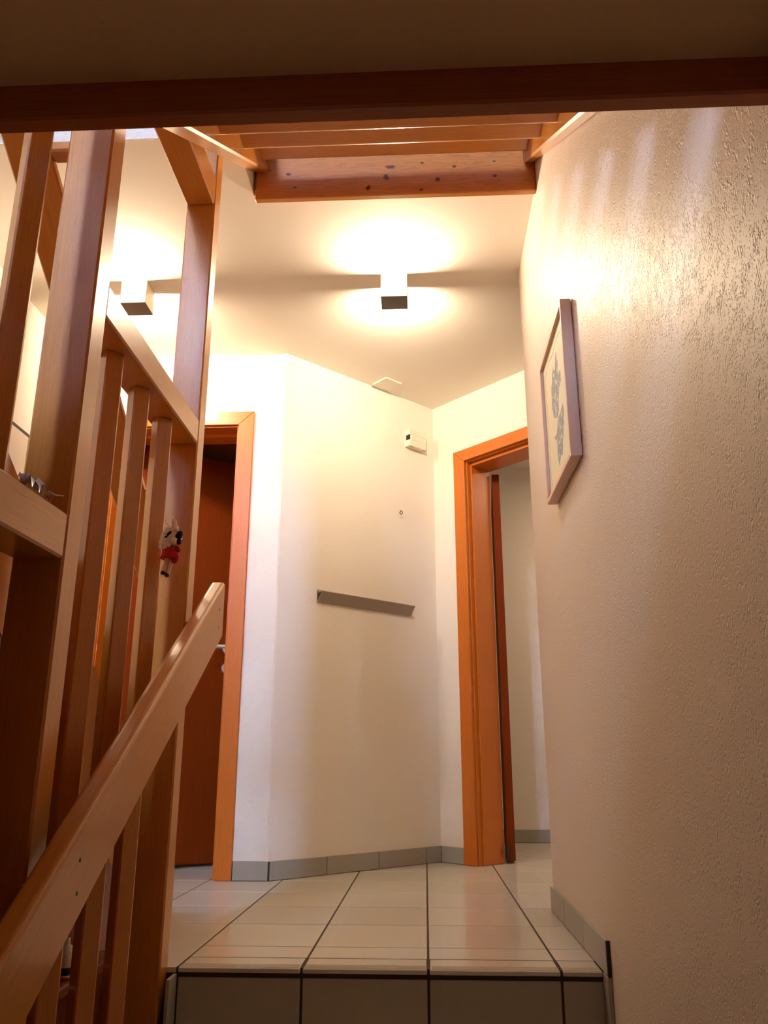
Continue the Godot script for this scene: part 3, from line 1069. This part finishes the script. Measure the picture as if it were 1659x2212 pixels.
func added_room_lamp() -> void:
	# unseen round fitting added to brighten the room behind the right doorway
	var at := Vector3(1.45, 2.37, -4.55)
	var l := thing("added_room_lamp", "round white ceiling lamp added unseen to brighten the room behind the right doorway", "lamp", at)
	var g := Geo.new()
	g.lathe([[0.0005, -0.02], [0.15, -0.02], [0.15, 0.0], [0.0005, 0.0]], 32, Transform3D(Basis.IDENTITY, at))
	commit(g, "base", M.white_plastic, l, Transform3D(Basis.IDENTITY, at))
	var d := Geo.new()
	d.lathe([[0.0005, -0.075], [0.06, -0.07], [0.11, -0.05], [0.135, -0.021], [0.0005, -0.0205]], 32, Transform3D(Basis.IDENTITY, at))
	commit(d, "glowing_glass", M.glow, l, Transform3D(Basis.IDENTITY, at))
	var a := AreaLight3D.new()
	a.name = "glass_light"
	a.area_size = Vector2(0.2, 0.2)
	a.light_color = Color(1.0, 0.86, 0.72)
	a.light_energy = 1.4
	a.area_range = 10.0
	a.area_attenuation = 2.0
	a.shadow_enabled = true
	l.add_child(a, true)
	a.position = Vector3(0, -0.078, 0)
	a.rotation.x = -PI / 2


# ------------------------------------------------------------------ small things
func small_things() -> void:
	var ex := Vector3(0.7151, 0, -0.6991).normalized()
	var wa := Transform3D(Basis(ex, Vector3.UP, ex.cross(Vector3.UP)), Vector3(-0.646, 0, -3.553))

	# ceiling cover plate
	var pg := Geo.new()
	var turn := Transform3D(wa.basis, Vector3(-0.172, 2.37, -3.905))
	pg.box(Vector3(-0.056, -0.009, -0.056), Vector3(0.056, 0.0, 0.056), 0.003, turn)
	tag(commit(pg, "cover_plate", M.white_plastic, self, turn), "flat square white cover plate on the ceiling near the far corner", "cover plate")

	# chime box
	var c := thing("chime_box", "small white plastic box high on the diagonal wall near the corner", "wall box", wa * Vector3(0.85, 2.085, 0))
	var cg := Geo.new()
	cg.box(Vector3(0.782, 2.083, 0.0), Vector3(0.912, 2.186, 0.006), 0.001, wa)
	commit(cg, "back_plate", M.white_plastic, c, wa * Transform3D(Basis.IDENTITY, Vector3(0.85, 2.13, 0)))
	var cv := Geo.new()
	cv.box(Vector3(0.784, 2.085, 0.006), Vector3(0.910, 2.121, 0.036), 0.003, wa)
	cv.box(Vector3(0.784, 2.150, 0.006), Vector3(0.910, 2.184, 0.036), 0.003, wa)
	cv.box(Vector3(0.797, 2.119, 0.006), Vector3(0.910, 2.152, 0.036), 0.003, wa)
	commit(cv, "cover", M.white_plastic, c, wa * Transform3D(Basis.IDENTITY, Vector3(0.85, 2.13, 0.02)))
	var cs := Geo.new()
	cs.box(Vector3(0.789, 2.122, 0.006), Vector3(0.7965, 2.149, 0.030), 0.0, wa)
	var slot := commit(cs, "side_slot", M.black, c, wa * Transform3D(Basis.IDENTITY, Vector3(0.79, 2.135, 0.02)))
	slot.set_meta("label", "dark slot in the side")
	for s in [0.80, 0.885]:
		var vs := Geo.new()
		vs.box(Vector3(s, 2.0845, 0.028), Vector3(s + 0.022, 2.087, 0.032), 0.0, wa)
		commit(vs, "vent_slot", M.black, c, wa * Transform3D(Basis.IDENTITY, Vector3(s, 2.085, 0.03)))

	# hook
	var hk := Geo.new()
	var path := []
	path.append(wa * Vector3(0.742, 1.703, 0.0))
	for k in 9:
		var a := deg_to_rad(95.0 - 225.0 * k / 8.0)
		path.append(wa * Vector3(0.738 + cos(a) * 0.0095, 1.703 + sin(a) * 0.0095, 0.016))
	hk.tube(path, 0.0021, 8)
	tag(commit(hk, "wall_hook", flat(Color8(62, 44, 30), 0.4, 0.5), self, wa * Transform3D(Basis.IDENTITY, Vector3(0.74, 1.7, 0))), "small dark bent screw hook in the white diagonal wall", "hook")

	# metal ledge with a triangular section
	var lg := thing("letter_ledge", "narrow grey metal letter ledge with black ends on the diagonal wall", "ledge", wa * Vector3(0.51, 1.168, 0))
	var s0 := 0.219
	var s1 := 0.806
	var bp := Geo.new()
	bp.box(Vector3(s0, 1.168, 0.0005), Vector3(s1, 1.227, 0.003), 0.0005, wa)
	commit(bp, "back_plate", M.alu, lg, wa * Transform3D(Basis.IDENTITY, Vector3(0.5, 1.2, 0)))
	var fp := Geo.new()
	var sect := PackedVector2Array([Vector2(0.003, 1.168), Vector2(0.006, 1.168), Vector2(0.040, 1.2145), Vector2(0.0385, 1.217), Vector2(0.003, 1.1725)])
	fp.prism(sect, wa * Vector3(s0, 0, 0), wa.basis.z, Vector3.UP, wa.basis.x * (s1 - s0 + 0.004))
	commit(fp, "front_plate", M.alu, lg, wa * Transform3D(Basis.IDENTITY, Vector3(0.5, 1.2, 0.02)))
	for s in [s0 - 0.0005, s1 - 0.003]:
		var ec := Geo.new()
		ec.prism(PackedVector2Array([Vector2(0.001, 1.169), Vector2(0.035, 1.2135), Vector2(0.006, 1.209), Vector2(0.001, 1.226)]), wa * Vector3(s, 0, 0), wa.basis.z, Vector3.UP, wa.basis.x * 0.003)
		var cap := commit(ec, "end_cap", M.black, lg, wa * Transform3D(Basis.IDENTITY, Vector3(s, 1.2, 0.01)))
		cap.set_meta("label", "black triangular end cap")

	picture()
	doll()
	foil()
	bottle()
	cupboard()


func picture() -> void:
	var p := thing("framed_picture", "framed print with two grey blue figures in a pale mauve frame on the right wall", "picture", Vector3(0.41, 1.2, -2.155))
	var x0 := 0.379
	var x1 := 0.4085
	var y0 := 1.201
	var y1 := 1.651
	var z0 := -2.362
	var z1 := -1.949
	var w := 0.014
	var far := PackedVector2Array([Vector2(z0, y0), Vector2(z0 + w, y0 + w), Vector2(z0 + w, y1 - w), Vector2(z0, y1)])
	var near := PackedVector2Array([Vector2(z1, y0), Vector2(z1, y1), Vector2(z1 - w, y1 - w), Vector2(z1 - w, y0 + w)])
	var low := PackedVector2Array([Vector2(z0, y0), Vector2(z1, y0), Vector2(z1 - w, y0 + w), Vector2(z0 + w, y0 + w)])
	var top := PackedVector2Array([Vector2(z0, y1), Vector2(z0 + w, y1 - w), Vector2(z1 - w, y1 - w), Vector2(z1, y1)])
	for poly in [far, near, low, top]:
		var g := Geo.new()
		g.prism(poly, Vector3(x0, 0, 0), Vector3(0, 0, 1), Vector3(0, 1, 0), Vector3(x1 - x0, 0, 0), 0.0012)
		commit(g, "frame_bar", M.mauve, p, Transform3D(Basis.IDENTITY, Vector3(x0, poly[0].y, poly[0].x)))
	var mg := Geo.new()
	mg.box(Vector3(x0 + 0.0105, y0 + w - 0.002, z0 + w - 0.002), Vector3(x1 - 0.002, y1 - w + 0.002, z1 - w + 0.002))
	commit(mg, "mount", M.mount, p, Transform3D(Basis.IDENTITY, Vector3(x0, 1.43, -2.155)))
	var ag := Geo.new()
	var xa := x0 + 0.0098
	# seen from the room the far side is on the left
	ag.quad_uv(Vector3(xa, y0 + w, z0 + w), Vector3(xa, y0 + w, z1 - w), Vector3(xa, y1 - w, z1 - w), Vector3(xa, y1 - w, z0 + w))
	ag.box(Vector3(xa + 0.0002, y0 + w, z0 + w), Vector3(xa + 0.0008, y1 - w, z1 - w))
	commit(ag, "print", art(), p, Transform3D(Basis.IDENTITY, Vector3(xa, 1.43, -2.155)))


func inside(poly: PackedVector2Array, p: Vector2) -> bool:
	return Geometry2D.is_point_in_polygon(p, poly)


func art() -> StandardMaterial3D:
	var w := 384
	var h := 420
	var im := Image.create(w, h, false, Image.FORMAT_RGB8)
	var paper := Color8(232, 226, 198)
	var ink := Color8(128, 140, 156)
	var lineink := Color8(150, 132, 104)
	im.fill(paper)
	var nz := FastNoiseLite.new()
	nz.seed = 12
	nz.frequency = 0.02
	# two facing creatures, the lower one turned over: shares of width and height
	var a := PackedVector2Array([Vector2(0.44, 0.17), Vector2(0.52, 0.24), Vector2(0.60, 0.12), Vector2(0.66, 0.22), Vector2(0.64, 0.32), Vector2(0.74, 0.33), Vector2(0.76, 0.40), Vector2(0.66, 0.42), Vector2(0.62, 0.47), Vector2(0.58, 0.56), Vector2(0.48, 0.57), Vector2(0.36, 0.52), Vector2(0.30, 0.42), Vector2(0.33, 0.30)])
	var b := PackedVector2Array([Vector2(0.52, 0.59), Vector2(0.66, 0.585), Vector2(0.74, 0.56), Vector2(0.77, 0.63), Vector2(0.74, 0.72), Vector2(0.66, 0.79), Vector2(0.62, 0.88), Vector2(0.54, 0.86), Vector2(0.46, 0.91), Vector2(0.42, 0.80), Vector2(0.40, 0.70), Vector2(0.32, 0.66), Vector2(0.44, 0.66)])
	for y in h:
		for x in w:
			var q := Vector2(float(x) / w, float(y) / h)
			var n := nz.get_noise_2d(x, y)
			var c := paper
			var e := q + Vector2(n, nz.get_noise_2d(x + 500, y)) * 0.014
			if inside(a, e) or inside(b, e):
				var hatch := sin((q.x * 60.0 + q.y * 90.0) + n * 9.0)
				c = ink.lerp(Color8(206, 206, 196), smoothstep(0.55, 0.95, hatch) * 0.75)
				if nz.get_noise_2d(x * 1.7 + 90, y * 1.2) > 0.33:
					c = paper
			var wav := 0.085 + 0.010 * sin(q.y * 21.0) + 0.006 * n
			var wav2 := 0.075 + 0.010 * sin(q.x * 17.0)
			if absf(q.x - wav) < 0.006 and q.y > wav2 and q.y < 0.93:
				c = lineink
			if absf(q.y - wav2) < 0.005 and q.x > wav and q.x < 0.93:
				c = lineink
			im.set_pixel(x, y, c)
	var m := StandardMaterial3D.new()
	m.albedo_texture = ImageTexture.create_from_image(im)
	m.roughness = 0.55
	return m


func doll() -> void:
	var rng := RandomNumberGenerator.new()
	rng.seed = 77
	var at := Vector3(-0.607, 0.90, -1.868)
	var d := thing("woollen_doll", "tiny woollen doll with white head, red dress and black shoes hanging on the balusters", "doll", at)
	var lean := Transform3D(Basis(Vector3(0, 0, 1), -0.10) * Basis(Vector3(0, 1, 0), 0.25), at)
	var lx := func(p: Vector3) -> Vector3: return lean * p
	var head := Geo.new()
	head.blob(lx.call(Vector3(-0.004, 0.077, 0)), Vector3(0.0225, 0.024, 0.018), lean.basis, 22, 0.16, rng)
	head.blob(lx.call(Vector3(-0.013, 0.060, 0.004)), Vector3(0.015, 0.019, 0.014), lean.basis, 18, 0.16, rng)
	var fluff := Geo.new()
	commit(head, "head", wool(Color8(232, 224, 216)), d, lean)
	for k in 70:
		# tufts of fluff over the head
		var a := rng.randf_range(0.0, TAU)
		var b := rng.randf_range(-0.9, 1.1)
		var low := k % 3 == 0
		var mid := Vector3(-0.013, 0.060, 0.004) if low else Vector3(-0.004, 0.077, 0)
		var reach := Vector3(0.014, 0.018, 0.013) if low else Vector3(0.0215, 0.023, 0.017)
		fluff.blob(lx.call(mid + Vector3(cos(a) * cos(b), sin(b), sin(a) * cos(b)) * reach), Vector3.ONE * rng.randf_range(0.003, 0.0055), lean.basis, 8, 0.3, rng)
	commit(fluff, "fluff", wool(Color8(236, 228, 220)), d, lean)
	var tuft := Geo.new()
	for k in 34:
		var t := k / 33.0
		var w := 0.0085 * (1.0 - 0.72 * t)
		tuft.blob(lx.call(Vector3(0.004 - 0.010 * t + rng.randf_range(-w, w), 0.090 + 0.034 * t, 0.006 + rng.randf_range(-w, w))), Vector3(0.0045, 0.0075, 0.0045) * (1.0 - 0.45 * t), lean.basis * Basis(Vector3(0, 0, 1), 0.25), 8, 0.2, rng)
	var hair := commit(tuft, "hair_tuft", wool(Color8(238, 226, 200)), d, lean)
	hair.set_meta("label", "pale upright hair tuft")
	var dark := Geo.new()
	dark.blob(lx.call(Vector3(-0.009, 0.083, 0.017)), Vector3(0.0035, 0.0075, 0.003), lean.basis * Basis(Vector3(0, 0, 1), -0.6), 12, 0.15, rng)
	dark.blob(lx.call(Vector3(-0.014, 0.073, 0.017)), Vector3(0.003, 0.005, 0.003), lean.basis * Basis(Vector3(0, 0, 1), -0.8), 12, 0.15, rng)
	dark.blob(lx.call(Vector3(0.013, 0.082, 0.008)), Vector3(0.008, 0.015, 0.009), lean.basis * Basis(Vector3(0, 0, 1), -0.3), 18, 0.2, rng)
	dark.blob(lx.call(Vector3(0.016, 0.068, 0.008)), Vector3(0.006, 0.008, 0.006), lean.basis, 14, 0.25, rng)
	commit(dark, "black_trim", wool(Color8(20, 16, 20)), d, lean)
	var nose := Geo.new()
	nose.blob(lx.call(Vector3(0.004, 0.066, 0.018)), Vector3(0.0075, 0.0085, 0.0075), lean.basis, 18)
	commit(nose, "nose", flat(Color8(236, 214, 176), 0.5), d, lean)
	var dress := Geo.new()
	var rings := [[0.0005, 0.056], [0.011, 0.056], [0.017, 0.052], [0.0185, 0.044], [0.019, 0.036], [0.022, 0.028], [0.0205, 0.022], [0.0005, 0.025]]
	dress.lathe(rings, 22, lean, 0.09, rng)
	dress.blob(lx.call(Vector3(0.015, 0.050, 0.005)), Vector3(0.009, 0.009, 0.010), lean.basis, 14, 0.1, rng)
	dress.blob(lx.call(Vector3(0.014, 0.026, 0.008)), Vector3(0.010, 0.013, 0.009), lean.basis, 14, 0.1, rng)
	commit(dress, "dress", wool(Color8(168, 14, 16)), d, lean)
	for s in [[-0.0055, -0.016], [0.0045, -0.020]]:
		var leg := Geo.new()
		leg.tube([lx.call(Vector3(s[0] + 0.003, 0.030, 0.004)), lx.call(Vector3(s[0], 0.005, 0.004)), lx.call(Vector3(s[0] - 0.002, s[1] + 0.006, 0.004))], 0.0052, 10)
		commit(leg, "leg", flat(Color8(228, 196, 164), 0.6), d, lean)
		var shoe := Geo.new()
		shoe.blob(lx.call(Vector3(s[0] - 0.002, s[1] + 0.004, 0.006)), Vector3(0.0062, 0.0052, 0.0075), lean.basis, 14)
		commit(shoe, "shoe", flat(Color8(18, 14, 16), 0.35), d, lean)
	var loop := Geo.new()
	loop.tube([lx.call(Vector3(-0.004, 0.098, -0.008)), Vector3(at.x - 0.018, at.y + 0.12, at.z - 0.02), Vector3(-0.636, at.y + 0.135, -1.900)], 0.0008, 5)
	commit(loop, "thread", wool(Color8(120, 70, 40)), d, lean)


func wool(c: Color) -> StandardMaterial3D:
	var m := flat(c, 0.95)
	m.rim_enabled = true
	m.rim = 0.4
	return m


func foil() -> void:
	# scrap of crumpled ribbon lying on the low rail against the post
	var rng := RandomNumberGenerator.new()
	rng.seed = 12
	var at := Vector3(-0.632, 0.8735, -1.235)
	var f := thing("crumpled_ribbon", "crumpled shiny blue white ribbon scrap lying on the low rail by the near post", "ribbon", at)
	var grid := []
	for i in 9:
		var row := []
		for j in 5:
			row.append(at + Vector3(0.012 * (j - 2) * 0.5 + rng.randf_range(-0.003, 0.003), 0.019 + rng.randf_range(-0.014, 0.015), 0.045 - i * 0.007 + rng.randf_range(-0.003, 0.003)))
		grid.append(row)
	var g := Geo.new()
	g.sheet(grid, false)
	var back := []
	for row in grid:
		var r2 := []
		for p in row:
			r2.append(p - Vector3(0, 0.0008, 0))
		r2.reverse()
		back.append(r2)
	g.sheet(back, false)
	commit(g, "ribbon", flat(Color8(206, 210, 246), 0.25, 0.25), f, Transform3D(Basis.IDENTITY, at))
	var t := Geo.new()
	for k in 7:
		var o := at + Vector3(rng.randf_range(-0.004, 0.006), 0.004, -0.02 - 0.004 * k)
		t.tube([o, o + Vector3(0.004, 0.016, -0.006), o + Vector3(0.010 + 0.001 * k, 0.011 + 0.001 * k, -0.016)], 0.0012, 5)
	var tail := commit(t, "tail", wool(Color8(206, 190, 176)), f, Transform3D(Basis.IDENTITY, at))
	tail.set_meta("label", "pale frayed tail")


func bottle() -> void:
	var at := Vector3(-0.727, 0.0465, -1.797)
	var b := thing("small_bottle", "little white bottle with black base band glimpsed low between the balusters", "bottle", at)
	var xf := Transform3D(Basis.IDENTITY, at)
	var g := Geo.new()
	g.lathe([[0.0005, 0.022], [0.016, 0.022], [0.016, 0.048], [0.011, 0.058], [0.005, 0.062], [0.005, 0.074], [0.0005, 0.074]], 20, xf)
	commit(g, "body", M.white_plastic, b, xf)
	var k := Geo.new()
	k.lathe([[0.0005, 0.008], [0.0165, 0.008], [0.0165, 0.022], [0.0005, 0.022]], 20, xf)
	commit(k, "base_band", M.black, b, xf)
	var y := Geo.new()
	y.lathe([[0.0005, 0.0], [0.0168, 0.0], [0.0168, 0.008], [0.0005, 0.008]], 20, xf)
	commit(y, "foot", M.brass, b, xf)


func cupboard() -> void:
	# flat white cupboard doors on the left wall, seen in a slit between the posts
	var c := thing("wall_cupboard", "pale built in cupboard on the left wall, seen through the slit between posts", "cupboard", Vector3(-1.66, 0.0, -3.1))
	plain("cupboard_shadow_gap", Vector3(-1.679, 0.9, -3.50), Vector3(-1.660, 1.79, -2.72), M.black, c)  # black back shows above the doors as a shadow gap
	for z in [[-3.495, -3.115], [-3.107, -2.725]]:
		plain("cupboard_door", Vector3(-1.660, 0.905, z[0]), Vector3(-1.645, 1.765, z[1]), M.lacquer, c, 0.002)
	plain("edge_strip", Vector3(-1.660, 0.905, -3.115), Vector3(-1.641, 1.765, -3.107), M.brass, c, 0.001)
